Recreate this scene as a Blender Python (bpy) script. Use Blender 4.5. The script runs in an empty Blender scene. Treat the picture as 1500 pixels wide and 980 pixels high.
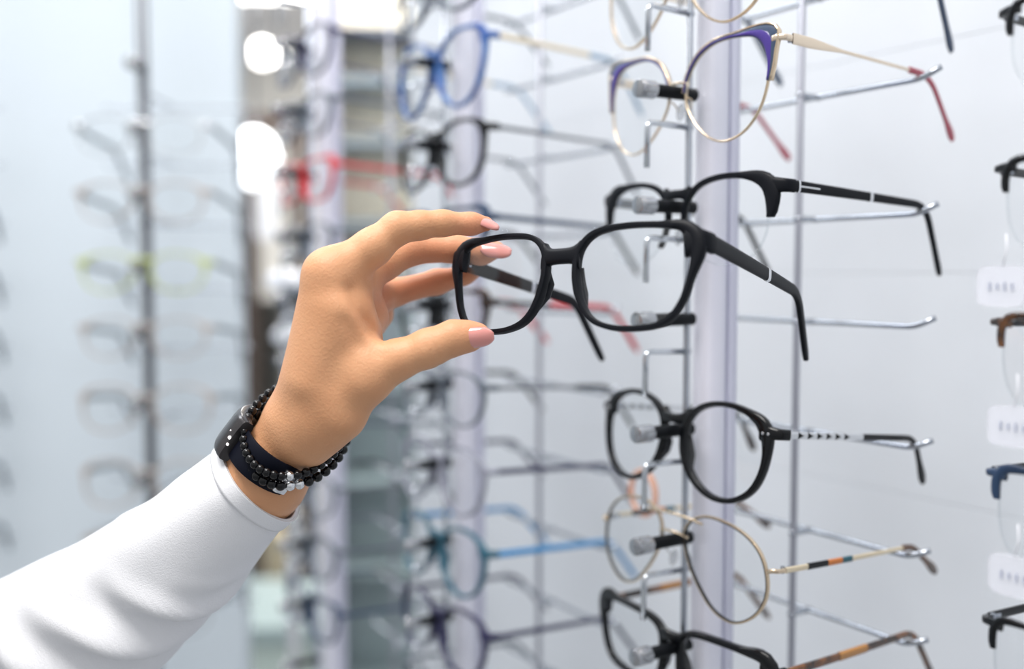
import bpy, bmesh, math, random
import numpy as np
from mathutils import Vector, Matrix
random.seed(7)
C = bpy.context.scene.collection
F = 1508.0                      # focal length in pixels of the 1500x980 frame
PITCH = math.radians(3.42)
CAM = Vector((0, 0, 1.5))
FW = Vector((0, math.cos(PITCH), -math.sin(PITCH)))
UP = Vector((0, math.sin(PITCH), math.cos(PITCH)))
RT = Vector((1, 0, 0))
AW = math.radians(33.0)         # heading of the display wall
UD = Vector((-math.sin(AW), math.cos(AW), 0))    # along the wall, away
VD = Vector((math.cos(AW), math.sin(AW), 0))     # into the wall
ZD = Vector((0, 0, 1))

def P(px, py, D):
    return CAM + RT * ((px - 750) / F * D) + UP * ((490 - py) / F * D) + FW * D
def W(u, v, z):
    return Vector((0, 0, z)) + UD * u + VD * v

# ------------------------------------------------------------ materials
def mat(name, col, rough=.5, metal=0.0, spec=.5, emis=0, coat=0, sss=0, noise=0, nscale=40, bump=0, bscale=200, alpha=None, col2=None):
    m = bpy.data.materials.new(name); m.use_nodes = True
    nt = m.node_tree; b = nt.nodes['Principled BSDF']
    b.inputs['Base Color'].default_value = (*col, 1)
    b.inputs['Roughness'].default_value = rough
    b.inputs['Metallic'].default_value = metal
    b.inputs['Specular IOR Level'].default_value = spec
    b.inputs['Coat Weight'].default_value = coat
    b.inputs['Coat Roughness'].default_value = .08
    if emis:
        b.inputs['Emission Color'].default_value = (*col, 1); b.inputs['Emission Strength'].default_value = emis
    if sss:
        b.inputs['Subsurface Weight'].default_value = sss
        b.inputs['Subsurface Radius'].default_value = (1, .35, .2)
        b.inputs['Subsurface Scale'].default_value = .004
    tc = nt.nodes.new('ShaderNodeTexCoord')
    if noise or col2:
        n = nt.nodes.new('ShaderNodeTexNoise'); n.inputs['Scale'].default_value = nscale; n.inputs['Detail'].default_value = 3
        nt.links.new(tc.outputs['Object'], n.inputs['Vector'])
        r = nt.nodes.new('ShaderNodeValToRGB')
        c2 = col2 or tuple(c * (1 - noise) for c in col)
        r.color_ramp.elements[0].position = .38; r.color_ramp.elements[1].position = .62
        r.color_ramp.elements[0].color = (*c2, 1); r.color_ramp.elements[1].color = (*col, 1)
        nt.links.new(n.outputs['Fac'], r.inputs['Fac']); nt.links.new(r.outputs['Color'], b.inputs['Base Color'])
    if bump:
        n = nt.nodes.new('ShaderNodeTexNoise'); n.inputs['Scale'].default_value = bscale; n.inputs['Detail'].default_value = 4
        nt.links.new(tc.outputs['Object'], n.inputs['Vector'])
        bp = nt.nodes.new('ShaderNodeBump'); bp.inputs['Strength'].default_value = bump; bp.inputs['Distance'].default_value = .001
        nt.links.new(n.outputs['Fac'], bp.inputs['Height']); nt.links.new(bp.outputs['Normal'], b.inputs['Normal'])
    if alpha is not None:
        b.inputs['Alpha'].default_value = alpha
    return m

def glassmat(name, tint=(1, 1, 1), ior=1.5, rough=.01, boost=1.0, body=None, bodyw=0):
    m = bpy.data.materials.new(name); m.use_nodes = True
    nt = m.node_tree; nt.nodes.clear()
    o = nt.nodes.new('ShaderNodeOutputMaterial'); t = nt.nodes.new('ShaderNodeBsdfTransparent'); g = nt.nodes.new('ShaderNodeBsdfGlossy')
    t.inputs['Color'].default_value = (*tint, 1); g.inputs['Roughness'].default_value = rough
    f = nt.nodes.new('ShaderNodeFresnel'); f.inputs['IOR'].default_value = ior
    geo = nt.nodes.new('ShaderNodeNewGeometry'); mi = nt.nodes.new('ShaderNodeMapRange'); mi.inputs['To Min'].default_value = ior; mi.inputs['To Max'].default_value = 1 / ior
    nt.links.new(geo.outputs['Backfacing'], mi.inputs['Value']); nt.links.new(mi.outputs[0], f.inputs['IOR'])
    mu = nt.nodes.new('ShaderNodeMath'); mu.operation = 'MULTIPLY'; mu.inputs[1].default_value = boost; mu.use_clamp = True
    x = nt.nodes.new('ShaderNodeMixShader')
    nt.links.new(f.outputs[0], mu.inputs[0]); nt.links.new(mu.outputs[0], x.inputs[0])
    nt.links.new(g.outputs[0], x.inputs[2])
    if body:
        d = nt.nodes.new('ShaderNodeBsdfDiffuse'); d.inputs['Color'].default_value = (*body, 1)
        y = nt.nodes.new('ShaderNodeMixShader'); y.inputs[0].default_value = bodyw
        nt.links.new(t.outputs[0], y.inputs[1]); nt.links.new(d.outputs[0], y.inputs[2]); nt.links.new(y.outputs[0], x.inputs[1])
    else:
        nt.links.new(t.outputs[0], x.inputs[1])
    nt.links.new(x.outputs[0], o.inputs['Surface'])
    return m

M = {}
M['matte_black'] = mat('matte black acetate', (.003, .004, .007), .45, spec=.16, bump=.05, bscale=2500)
M['gloss_black'] = mat('glossy black acetate', (.0015, .002, .003), .18, spec=.3, coat=.06)
M['black_rubber'] = mat('black rubber', (.004, .005, .007), .5, spec=.15)
M['gold'] = mat('pale gold metal', (.72, .58, .42), .22, 1.0)
M['rose'] = mat('champagne metal', (.78, .66, .52), .25, 1.0)
M['chrome'] = mat('chrome', (.62, .65, .69), .12, 1.0)
M['steel'] = mat('brushed steel', (.42, .45, .50), .25, 1.0)
M['rod_grey'] = mat('satin rod', (.36, .37, .42), .42, .75)
M['knurl'] = mat('satin aluminium', (.46, .47, .49), .2, 1.0, noise=.15, nscale=900)
M['purple'] = mat('violet enamel', (.045, .02, .22), .25, coat=.5)
M['slate_blue'] = mat('slate blue enamel', (.03, .055, .11), .3, coat=.4)
M['red_tip'] = mat('raspberry acetate', (.36, .045, .075), .3, coat=.1)
M['navy'] = mat('navy acetate', (.012, .035, .085), .3, coat=.1)
M['navy2'] = mat('dark indigo acetate', (.014, .013, .06), .3, coat=.08)
M['blue'] = mat('royal blue acetate', (.02, .07, .28), .3, coat=.3, col2=(.05, .16, .42), nscale=60)
M['palegrey_blue'] = mat('pale blue acetate', (.25, .38, .52), .3, coat=.1)
M['teal'] = mat('dark teal acetate', (.015, .09, .14), .3, coat=.1)
M['cyan'] = mat('bright cyan metal', (.0, .22, .52), .35)
M['grey_metal'] = mat('gunmetal', (.17, .18, .20), .35, .8)
M['grey_acetate'] = mat('smoke grey acetate', (.10, .12, .15), .3, coat=.1)
M['clear_grey'] = mat('translucent grey acetate', (.24, .25, .31), .35, coat=.1)
M['tortoise'] = mat('tortoiseshell acetate', (.012, .009, .007), .2, coat=.5, col2=(.20, .075, .02), nscale=110)
M['orange'] = mat('orange enamel', (.55, .17, .03), .3)
M['green_en'] = mat('petrol enamel', (.01, .09, .12), .3)
M['cream'] = mat('cream metal', (.72, .62, .45), .3, .4)
M['red'] = mat('bright red acetate', (.55, .015, .02), .3, coat=.1)
M['amber'] = mat('amber acetate', (.4, .18, .04), .25, coat=.4)
M['silver'] = mat('silver metal', (.72, .73, .75), .22, 1.0)
M['lens'] = glassmat('clear demo lens', (.985, .99, .992), 1.5, .02, .75)
M['lens_edge'] = glassmat('rimless lens', (.97, .98, .985), 1.55, .02, 1.0)
M['clear_pad'] = glassmat('clear silicone', (.93, .94, .95), 1.45, .15, 1.4, (.9, .9, .92), .25)
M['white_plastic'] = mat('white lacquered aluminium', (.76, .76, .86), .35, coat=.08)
M['lilac_shade'] = mat('column side in painted shade', (.56, .57, .69), .35)  # darker copy of the column white, shade put into the colour
M['tag'] = mat('white tag card', (.78, .79, .84), .5)
M['tag_pvc'] = glassmat('frosted tag plastic', (.95, .96, .98), 1.4, .3, .6, (.86, .87, .93), .5)
M['ink'] = mat('grey printed ink', (.38, .41, .52), .6)
M['pale'] = mat('pale taupe acetate', (.42, .38, .36), .35)
M['palegrey'] = mat('smoke pale acetate', (.22, .27, .31), .35)
M['palegreen'] = mat('lime acetate', (.45, .52, .18), .35)

# ------------------------------------------------------------ object helpers
def tag(o, label=None, cat=None, group=None, kind=None):
    if label: o['label'] = label
    if cat: o['category'] = cat
    if group: o['group'] = group
    if kind: o['kind'] = kind
    return o
def empty(name, mw=None):
    o = bpy.data.objects.new(name, None); o.empty_display_size = .02; C.objects.link(o)
    if mw is not None: o.matrix_world = mw
    return o
def obj(name, verts, faces, material, parent=None, smooth=True, angle=None):
    me = bpy.data.meshes.new(name)
    me.from_pydata([tuple(v) for v in verts], [], faces)
    bm = bmesh.new(); bm.from_mesh(me); bmesh.ops.recalc_face_normals(bm, faces=bm.faces); bm.to_mesh(me); bm.free()
    if isinstance(material, str): material = M[material]
    me.materials.append(material)
    if smooth:
        me.polygons.foreach_set('use_smooth', [True] * len(me.polygons))
        if angle: me.set_sharp_from_angle(angle=math.radians(angle))
    o = bpy.data.objects.new(name, me); C.objects.link(o)
    if parent is not None: o.parent = parent
    return o
class MB:
    def __init__(s): s.v = []; s.f = []
    def add(s, v, f):
        b = len(s.v); s.v += [Vector(p) for p in v]; s.f += [tuple(b + i for i in q) for q in f]; return s
    def build(s, name, material, parent=None, **k): return obj(name, s.v, s.f, material, parent, **k)
def loft(rings, closed=False, caps=True):
    n = len(rings[0]); v = [p for r in rings for p in r]; f = []
    m = len(rings)
    for i in range(m if closed else m - 1):
        a = i * n; b = ((i + 1) % m) * n
        for j in range(n):
            k = (j + 1) % n
            f.append((a + j, a + k, b + k, b + j))
    if caps and not closed:
        f.append(tuple(range(n - 1, -1, -1))); f.append(tuple((m - 1) * n + j for j in range(n)))
    return v, f
def section(a, b, n=12, e=.6):          # superellipse
    out = []
    for i in range(n):
        t = 2 * math.pi * (i + .5) / n; c, s = math.cos(t), math.sin(t)
        out.append((a * abs(c) ** e * (1 if c > 0 else -1), b * abs(s) ** e * (1 if s > 0 else -1)))
    return out
def sweep(pts, sizes, side, n=12, e=.6, closed=False):
    """sizes: (half width along side, half height) per point"""
    pts = [Vector(p) for p in pts]; m = len(pts); rings = []
    for i, p in enumerate(pts):
        a = pts[max(i - 1, 0)] if not closed else pts[i - 1]
        b = pts[min(i + 1, m - 1)] if not closed else pts[(i + 1) % m]
        t = (b - a).normalized(); s = Vector(side); s = (s - t * s.dot(t)).normalized(); u = s.cross(t).normalized()
        w, h = sizes[i] if isinstance(sizes, list) else sizes
        rings.append([p + s * x + u * y for x, y in section(w, h, n, e)])
    return loft(rings, closed)
def tube(pts, r, n=10, ref=(0.3, 0.2, 1)):
    pts = [Vector(p) for p in pts]; rings = []; s = None; m = len(pts)
    for i, p in enumerate(pts):
        t = (pts[min(i + 1, m - 1)] - pts[max(i - 1, 0)]).normalized()
        s = Vector(ref) if s is None else s
        s = (s - t * s.dot(t)).normalized(); u = t.cross(s)
        rr = r[i] if isinstance(r, list) else r
        rings.append([p + (s * math.cos(2 * math.pi * j / n) + u * math.sin(2 * math.pi * j / n)) * rr for j in range(n)])
    return loft(rings)
def bend(pts, r=.004, n=5):             # round the corners of a polyline
    pts = [Vector(p) for p in pts]; out = [pts[0]]
    for a, b, c in zip(pts, pts[1:], pts[2:]):
        d1 = (a - b); d2 = (c - b); q = min(r, d1.length * .45, d2.length * .45)
        p0 = b + d1.normalized() * q; p1 = b + d2.normalized() * q
        for i in range(n + 1):
            t = i / n; out.append(p0 * (1 - t) ** 2 + b * 2 * t * (1 - t) + p1 * t * t)
    out.append(pts[-1]); return out
def box(cx, cy, cz, sx, sy, sz, bev=0.0):
    bm = bmesh.new(); bmesh.ops.create_cube(bm, size=1)
    for v in bm.verts: v.co = Vector((cx + v.co.x * sx, cy + v.co.y * sy, cz + v.co.z * sz))
    if bev: bmesh.ops.bevel(bm, geom=list(bm.edges), offset=bev, segments=2, affect='EDGES', profile=.5)
    bm.verts.index_update()
    v = [p.co.copy() for p in bm.verts]; f = [tuple(x.index for x in q.verts) for q in bm.faces]; bm.free(); return v, f
def xf(vf, mw): return [mw @ Vector(p) for p in vf[0]], vf[1]
def sphere(c, r, seg=12, ring=8, sc=(1, 1, 1)):
    c = Vector(c); v = [c + Vector((0, 0, r * sc[2]))]; f = []
    for i in range(1, ring):
        a = math.pi * i / ring
        for j in range(seg):
            b = 2 * math.pi * j / seg
            v.append(c + Vector((r * sc[0] * math.sin(a) * math.cos(b), r * sc[1] * math.sin(a) * math.sin(b), r * sc[2] * math.cos(a))))
    v.append(c - Vector((0, 0, r * sc[2]))); L = len(v) - 1
    for j in range(seg): f.append((0, 1 + j, 1 + (j + 1) % seg)); f.append((L, L - 1 - j, L - 1 - (j + 1) % seg))
    for i in range(ring - 2):
        for j in range(seg):
            a = 1 + i * seg; k = (j + 1) % seg; f.append((a + j, a + seg + j, a + seg + k, a + k))
    return v, f
def cyl(p0, p1, r0, r1=None, n=20, bev=0):
    p0 = Vector(p0); p1 = Vector(p1); r1 = r0 if r1 is None else r1; d = (p1 - p0).normalized()
    if bev: return tube([p0, p0 + d * bev * .3, p0 + d * bev, p1 - d * bev, p1 - d * bev * .3, p1], [r0 - bev, r0 - bev * .3, r0, r1, r1 - bev * .3, r1 - bev], n)
    return tube([p0, p1], [r0, r1], n)

# ------------------------------------------------------------ spectacles
def crom(cp, n):                        # closed Catmull-Rom through control points, n samples by arc length
    m = len(cp); pts = []
    for i in range(m):
        p0, p1, p2, p3 = [np.array(cp[(i + k - 1) % m], float) for k in range(4)]
        for t in np.linspace(0, 1, 24, endpoint=False):
            pts.append(.5 * ((2 * p1) + (-p0 + p2) * t + (2 * p0 - 5 * p1 + 4 * p2 - p3) * t * t + (-p0 + 3 * p1 - 3 * p2 + p3) * t ** 3))
    pts = np.array(pts); d = np.r_[0, np.cumsum(np.linalg.norm(np.roll(pts, -1, 0) - pts, axis=1))]
    q = np.linspace(0, d[-1], n, endpoint=False); pp = np.vstack([pts, pts[:1]])
    return np.stack([np.interp(q, d, pp[:, 0]), np.interp(q, d, pp[:, 1])], 1)
SH = {  # lens opening outlines in mm, x outward, z up, from the lens centre
 'square': [(-26.5, 4), (-25, 13), (-18, 19), (-4, 21), (12, 20.5), (23, 18), (27, 11), (26.5, 0), (23.5, -11), (17, -19), (5, -21.5), (-8, -21), (-18, -17), (-24, -8)],
 'cat': [(-27.5, -1), (-26, 9), (-19, 19), (-7, 24.5), (9, 25), (20, 22), (26, 12), (26.5, 0), (22.5, -13), (14, -23), (2, -27), (-9, -24), (-19, -16), (-25, -8)],
 'browline': [(-27, 0), (-25, 11), (-17, 18), (-3, 21), (12, 20), (22, 15), (25.5, 5), (25.5, -6), (20, -16), (10, -21), (-3, -22), (-15, -18), (-23, -11)],
 'round': [(-25, 2), (-23, 12), (-15, 19), (-3, 22), (10, 21), (20, 15.5), (25, 5), (24.5, -6), (19, -16.5), (9, -22.5), (-3, -23), (-14, -18), (-22, -9)],
 'aviator': [(-26, 8), (-23, 17), (-13, 22), (0, 22), (14, 18), (23.5, 10), (27.5, -2), (26, -13), (19, -22), (8, -27), (-4, -24), (-14, -15), (-22, -4)],
 'rect': [(-27, 2), (-26, 12), (-18, 16.5), (0, 17.5), (16, 17), (26, 15), (27.5, 6), (26, -6), (20, -15), (8, -18), (-8, -18), (-20, -15), (-26, -7)],
 'oval': [(-25, 1), (-22, 11), (-12, 17), (2, 18), (16, 15), (24, 7), (25, -3), (19, -13), (7, -18), (-7, -17.5), (-18, -12), (-24, -5)],
}
def gauss(a, c, s):
    d = (a - c + 180) % 360 - 180; return math.exp(-(d / s) ** 2)
def glasses(label, style, root_m, lod=1, group='spectacle frames on the display racks', name='eyeglasses'):
    S = dict(shape='square', cx=34.0, w=2.6, depth=3.6, front='matte_black', zh=13.0, eh=6.0, hx=68.0, Lb=98, tip=42, th=3.6, th2=2.4, tt=2.0,
             temple='matte_black', tipmat=None, tipstart=.62, bz=9, bh=3.0, barch=2.0, kind='full', flare=3.0, ang=None, droop=42, pads=True,
             wrap=1.5, scale=1.0, lens=True, splay=.0, lensmat='lens', tiph=None, bulge=1.2)
    S.update(style)
    k = .001 * S['scale']; root = empty(name, root_m); tag(root, label, 'glasses', group)
    N = 72 if lod else 44
    out = crom(SH[S['shape']], N)
    cx = S['cx']
    def Y(x): return S['wrap'] * (x / 60.0) ** 2 * 3.0
    def L(x, y, z): return Vector((x, y + Y(x), z)) * k
    ang = np.degrees(np.arctan2(out[:, 1], out[:, 0]))
    tg = np.roll(out, -1, 0) - np.roll(out, 1, 0); nr = np.stack([tg[:, 1], -tg[:, 0]], 1); nr /= np.linalg.norm(nr, axis=1)[:, None]
    if np.sum(nr * out) < 0: nr = -nr
    ha = math.degrees(math.atan2(S['zh'], 26)) if S['ang'] is None else S['ang']
    secn = 10 if lod else 8
    def rim(side, wf, dep, rng=None, inn=0.0, y0=0.0):
        idx = range(N) if rng is None else [i for i in rng]
        rings = []
        for i in idx:
            w = wf(ang[i % N], i % N); o = out[i % N]; n_ = nr[i % N]
            d = dep(ang[i % N]) if callable(dep) else dep
            ring = []
            for a, b in section(w / 2, d / 2, secn, .55):
                q = o + n_ * (inn + w / 2 + a)
                ring.append(L(side * (cx + q[0]), y0 + b, q[1]))
            rings.append(ring)
        return loft(rings, closed=rng is None)
    def arc(a0, a1):                   # indices going from angle a0 down/up to a1 over the top
        ids = [i for i in range(N) if a0 <= ang[i] <= a1]
        ids.sort(key=lambda i: ang[i]); return ids
    fm = MB()
    kind = S['kind']
    zh = S['zh']
    cf = lambda a: S.get('corner', 0) * gauss(a, ha, 9)
    wfull = lambda a, i: S['w'] + S['flare'] * gauss(a, ha, 20) + .5 * gauss(a, 180, 40)
    xi = -min(out[:, 0]); xo = max(out[:, 0]); em = MB() if S.get('wire_end') else fm; lugs = []
    for s in (-1, 1):
        if kind == 'full':
            fm.add(*rim(s, wfull, lambda a: S['depth'] + 1.2 * gauss(a, -170, 45)))
            # moulded nose side
            if S['pads']:
                pts = [L(s * (cx - xi - .6), 2.2, 5), L(s * (cx - xi - 1.2), 3.6, -1), L(s * (cx - xi + .4), 3.8, -6), L(s * (cx - xi + 3.0), 2.4, -12)]
                fm.add(*sweep(pts, [(1.2 * k, 1.0 * k), (2.6 * k, 1.6 * k), (2.6 * k, 1.6 * k), (1.0 * k, .8 * k)], (0, 1, 0)))
        elif kind in ('brow', 'halfrim'):
            ids = arc(S.get('a0', -12), S.get('a1', 188) if S.get('a1', 188) <= 180 else 180)
            bw = lambda a, i: (S['w'] + S['flare'] * gauss(a, ha, 24) + cf(a)) * (1 if a > S.get('a0', -12) + 4 else .75)
            fm.add(*rim(s, bw, S['depth'], ids, inn=-.2))
            if S.get('a1', 180) > 180:
                ids2 = [i for i in range(N) if ang[i] <= S['a1'] - 360]; ids2.sort(key=lambda i: ang[i])
                j = [i for i in ids if ang[i] > 172]
                fm.add(*rim(s, bw, S['depth'], j + ids2, inn=-.2))
        elif kind == 'wire':
            fm.add(*rim(s, lambda a, i: S['w'], S['depth']))
        # end piece
        if kind == 'wire' or S.get('wire_end'):
            e = [L(s * (cx + xo + .6), 0, zh - 1), L(s * (cx + xo + 3), -.8, zh), L(s * (S['hx']), .8, zh), L(s * (S['hx'] + .6), 5, zh)]
            if S.get('wire_end'): lugs.append(MB())
            (lugs[-1] if lugs else fm).add(*sweep(bend(e, .002 * S['scale'], 4), (.9 * k, S['eh'] / 2 * k), (0, 1, 0)))
        else:
            eh = S['eh']
            e = [L(s * (cx + xo - 2.5), .2, zh), L(s * (cx + xo + 2.5), .2, zh + .2), L(s * (S['hx'] - 1.2), .8, zh), L(s * S['hx'], 3, zh), L(s * (S['hx'] + .2), 6, zh)]
            hs = [eh * .8, eh * .62, eh * .52, eh * .5, eh * .5]
            pts = e; fm.add(*sweep(pts, [(S['depth'] * .55 * k, hs[0] * k), (S['depth'] * .5 * k, hs[1] * k), (S['depth'] * .5 * k, hs[2] * k), (1.6 * k, hs[3] * k), (1.5 * k, hs[4] * k)], (0, 1, 0)))
    # bridge
    xb = (cx - xi - .5) if kind == 'full' else cx - xi + .6; bz = S['bz']; nb = 13
    pts = []; sz = []
    for i in range(nb):
        t = -1 + 2 * i / (nb - 1)
        pts.append(L(xb * t * 1.05, .1 - .9 * (1 - t * t), bz + S['barch'] * (1 - t * t)))
        sz.append((S['depth'] * .52 * k, S['bh'] / 2 * k * (1 + .9 * t ** 4 * (kind != 'wire'))))
    em.add(*sweep(pts, sz, (0, 1, 0)))
    if S.get('topbar'):
        tb = S['topbar']; pts = [L((cx - 14) * t, -.6, tb - 1.6 * t * t) for t in np.linspace(-1, 1, 9)]
        fm.add(*sweep(pts, (.7 * k, .7 * k), (0, 1, 0)))
    front = fm.build('frame_front', S['front'], root, angle=50)
    if em is not fm:
        em.build('bridge', 'rose', front, angle=50)
        for q in lugs: q.build('end_piece', 'rose', front, angle=50)
    if kind == 'brow' or (kind == 'halfrim' and S.get('lowmat')):
        wm = MB()
        for s in (-1, 1): wm.add(*rim(s, lambda a, i: S.get('lw', 1.1), 1.6, None, inn=-.2, y0=.2))
        wm.build('lens_rim', S.get('lowmat', 'gold'), root)
    if S.get('piping'):
        wm = MB()
        for s in (-1, 1):
            ids = arc(S.get('a0', -12), 180)
            rings = []
            for i in ids:
                w = (S['w'] + S['flare'] * gauss(ang[i], ha, 24) + cf(ang[i])) - .1
                q = out[i] + nr[i] * (w + .25)
                rings.append([L(s * (cx + q[0] + nr[i][0] * a), b, q[1] + nr[i][1] * a) for a, b in section(.6, S['depth'] / 2 + .1, 8)])
            wm.add(*loft(rings))
        wm.build('edge_piping', S['piping'], front)
    if S.get('inlay'):
        wm = MB()
        for s in (-1, 1):
            ids = arc(S.get('a0', -12) + 3, 178)
            rings = []
            for i in ids:
                w = (S['w'] + S['flare'] * gauss(ang[i], ha, 24) + cf(ang[i])) * .32
                q = out[i] + nr[i] * (w * 1.05)
                rings.append([L(s * (cx + q[0] + nr[i][0] * a), b - .25, q[1] + nr[i][1] * a) for a, b in section(w, S['depth'] / 2, 8)])
            wm.add(*loft(rings))
        wm.build('enamel_inlay', S['inlay'], front)
    if S.get('innerline'):
        wm = MB()
        for s in (-1, 1): wm.add(*rim(s, lambda a, i: .5, S['depth'] + .15, None, inn=-.15, y0=-.1))
        wm.build('rim_lining', S['innerline'], front)
    if S.get('rivets'):
        for s in (-1, 1):
            for dx in (0, 3.1):
                x = s * (cx + xo + .3 + dx); c = L(x, -S['depth'] / 2 - .1, zh - .3)
                MB().add(*cyl(c - Vector((0, .3 * k, 0)), c + Vector((0, .8 * k, 0)), .75 * k, n=12, bev=.15 * k)).build('rivet', 'silver', front)
    # lenses
    if S['lens']:
        for s in (-1, 1):
            v = []; f = []
            fr = [1.0, .75, .5, .25]
            for layer in (-.5, .5):
                b = len(v)
                for q in fr:
                    for o in out:
                        x = cx + o[0] * q * 1.012; z = o[1] * q * 1.012
                        v.append(L(s * x, layer + .3 - (1 - q * q) * .0, z))
                v.append(L(s * cx, layer + .3, 0))
                for r in range(3):
                    for j in range(N):
                        kx = (j + 1) % N; f.append((b + r * N + j, b + r * N + kx, b + (r + 1) * N + kx, b + (r + 1) * N + j))
                for j in range(N): f.append((b + 3 * N + j, b + 3 * N + (j + 1) % N, b + 4 * N))
            h = 4 * N + 1
            for j in range(N): f.append((j, (j + 1) % N, h + (j + 1) % N, h + j))
            obj('lens', v, f, S['lensmat'], root, angle=40)
    # nose pads on arms
    if kind in ('wire', 'brow', 'halfrim') and S['pads']:
        for s in (-1, 1):
            x0 = s * (cx - xi + .2)
            p = MB().add(*xf(sphere((0, 0, 0), 1, 12, 8, (1.2, 2.6, 5.0)), Matrix.Scale(k, 4) @ Matrix.Translation((s * (cx - xi - 2.7), 6.5 + .4, -6.5)) @ Matrix.Rotation(s * .35, 4, 'Z') @ Matrix.Rotation(-s * .25, 4, 'Y')))
            pd = p.build('nose_pad', 'clear_pad', root)
            a = [L(s * (cx - xi + .6), .6, -1), L(s * (cx - xi + .4), 4, -1.5), L(s * (cx - xi - 1.2), 5.5, -4.5), L(s * (cx - xi - 2.4), 6.2, -6)]
            MB().add(*tube(bend(a, .0012, 4), .45 * k, 8)).build('pad_arm', S.get('padmat', S.get('lowmat', 'silver')), pd)
    # temples
    Lb = S['Lb']; hx = S['hx'] + .4; y0 = 6 + Y(hx); Lt = Lb + S['tip']
    def tp(s, q):                       # q = mm from the hinge
        x = s * (hx + S['splay'] * q - .00025 * q * q)
        if q < Lb - 8: return Vector((x, y0 + q, zh)) * k
        R = S.get('R', 16.0); th = math.radians(S['droop']); arc_l = R * th; qq = q - (Lb - 8)
        if qq < arc_l:
            a = qq / R; return Vector((x, y0 + Lb - 8 + R * math.sin(a), zh - R * (1 - math.cos(a)))) * k
        r = qq - arc_l
        return Vector((x - s * .05 * r, y0 + Lb - 8 + R * math.sin(th) + r * math.cos(th), zh - R * (1 - math.cos(th)) - r * math.sin(th))) * k
    ts = S['tipstart'] * Lt
    for s in (-1, 1):
        def seg(q0, q1, mat_, nm, par, grow=0.0, hfun=None, n=None, e=.6):
            n = n or max(3, int((q1 - q0) / (4 if lod else 8))); pts = []; sz = []
            for i in range(n + 1):
                q = q0 + (q1 - q0) * i / n; u = q / Lt
                h = (S['th'] * (1 - u) + S['th2'] * u) if hfun is None else hfun(q)
                if q > Lt - 14 and S['bulge']: h *= 1 + (S['bulge'] - 1) * math.sin(min(1, (q - (Lt - 14)) / 12) * math.pi * .6)
                if q > Lt - 1.6: h *= .6
                pts.append(tp(s, q)); sz.append(((S['tt'] / 2 + grow) * k, (h / 2 + grow) * k))
            return MB().add(*sweep(pts, sz, (1, 0, 0), e=e)).build(nm, mat_, par, angle=50)
        hf = S.get('hfun')
        end = ts if S['tipmat'] else Lt
        t = seg(0, end, S['temple'], 'temple', root, hfun=hf)
        if S['tipmat']:
            tw = S['tiph']
            seg(ts, Lt, S['tipmat'], 'temple_tip', t, hfun=(lambda q: tw) if tw else None)
        for q0, q1, m_, nm in S.get('accents', []):
            seg(q0, q1, m_, nm, t, grow=.22, hfun=(lambda q: .7) if nm == 'temple_line' else hf, n=3)
        if S.get('zig'):
            for q in range(6, 44, 7):
                MB().add(*sweep([tp(s, q) , tp(s, q + 1.2), tp(s, q + 3.4)], [((S['tt'] / 2 + .35) * k, S['th'] * .5 * k), ((S['tt'] / 2 + .35) * k, S['th'] * .35 * k), ((S['tt'] / 2 + .35) * k, .15 * k)], (1, 0, 0))).build('temple_ornament', 'gloss_black', t)
        if S.get('hinge', True):
            p = tp(s, 0); hm = MB().add(*cyl(p + Vector((-s * 1.6 * k, -.3 * k, -1.9 * k)), p + Vector((-s * 1.6 * k, -.3 * k, 1.9 * k)), 1.0 * k, n=12, bev=.15 * k))
            hm.add(*box(p.x - s * 1.5 * k, p.y + 2.5 * k, p.z, 1.0 * k, 5.5 * k, 2.4 * k, .2 * k))
            hm.build('hinge', 'steel', root, angle=40)
    return root

def rack_m(u, v, z, pitch=0, yaw=0, roll=0):
    B = Matrix(((-UD.x, VD.x, 0), (-UD.y, VD.y, 0), (0, 0, 1))).to_4x4()
    return Matrix.Translation(W(u, v, z)) @ B @ Matrix.Rotation(math.radians(yaw), 4, 'Z') @ Matrix.Rotation(math.radians(-pitch), 4, 'X') @ Matrix.Rotation(math.radians(roll), 4, 'Y')

SH['square_narrow'] = [(x * .93, z * .965) for x, z in SH['square']]
ST = {}
ST['held'] = dict(shape='square_narrow', cx=34.0, w=2.45, depth=4.2, front='matte_black', zh=13.6, eh=8.6, hx=65, Lb=99, tip=37, th=7.2, th2=4.6, tt=2.6, bz=10.2, bh=6.8,
                  barch=-.3, flare=4.2, droop=48, bulge=1.0, temple='matte_black', splay=.0, accents=[(56, 59, 'silver', 'temple_band')], hfun=None)
ST['cat_gold'] = dict(shape='cat', kind='brow', scale=.965, cx=34.5, w=1.8, depth=2.6, front='slate_blue', inlay='purple', lowmat='gold', piping='gold', flare=4.6, corner=4.5, ang=41, a0=-3, zh=21, eh=3.2,
                      wire_end=True, hx=69, temple='rose', th=4.6, th2=1.6, tt=1.2, tipmat='red_tip', tipstart=.60, tiph=3.6, bulge=1.7, Lb=112, tip=46, R=24, droop=44, bz=6, bh=1.6, barch=1.5,
                      hfun=lambda q: 5.6 if q < 14 else (5.6 - (q - 14) * .16 if q < 38 else 1.7))
ST['brow_black'] = dict(shape='browline', kind='halfrim', cx=34.5, w=3.0, depth=3.6, front='matte_black', flare=5.5, ang=30, a0=0, a1=212, zh=16, eh=6.5, hx=69, temple='matte_black',
                        th=5.6, th2=3.2, tt=2.2, bz=14.5, bh=5, barch=.5, Lb=104, tip=42, droop=58, accents=[(2, 3.2, 'silver', 'temple_band'), (3.2, 17, 'silver', 'temple_line'), (56, 58.2, 'silver', 'temple_band')],
                        hfun=None, lowmat='lens_edge', lw=.7)
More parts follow.
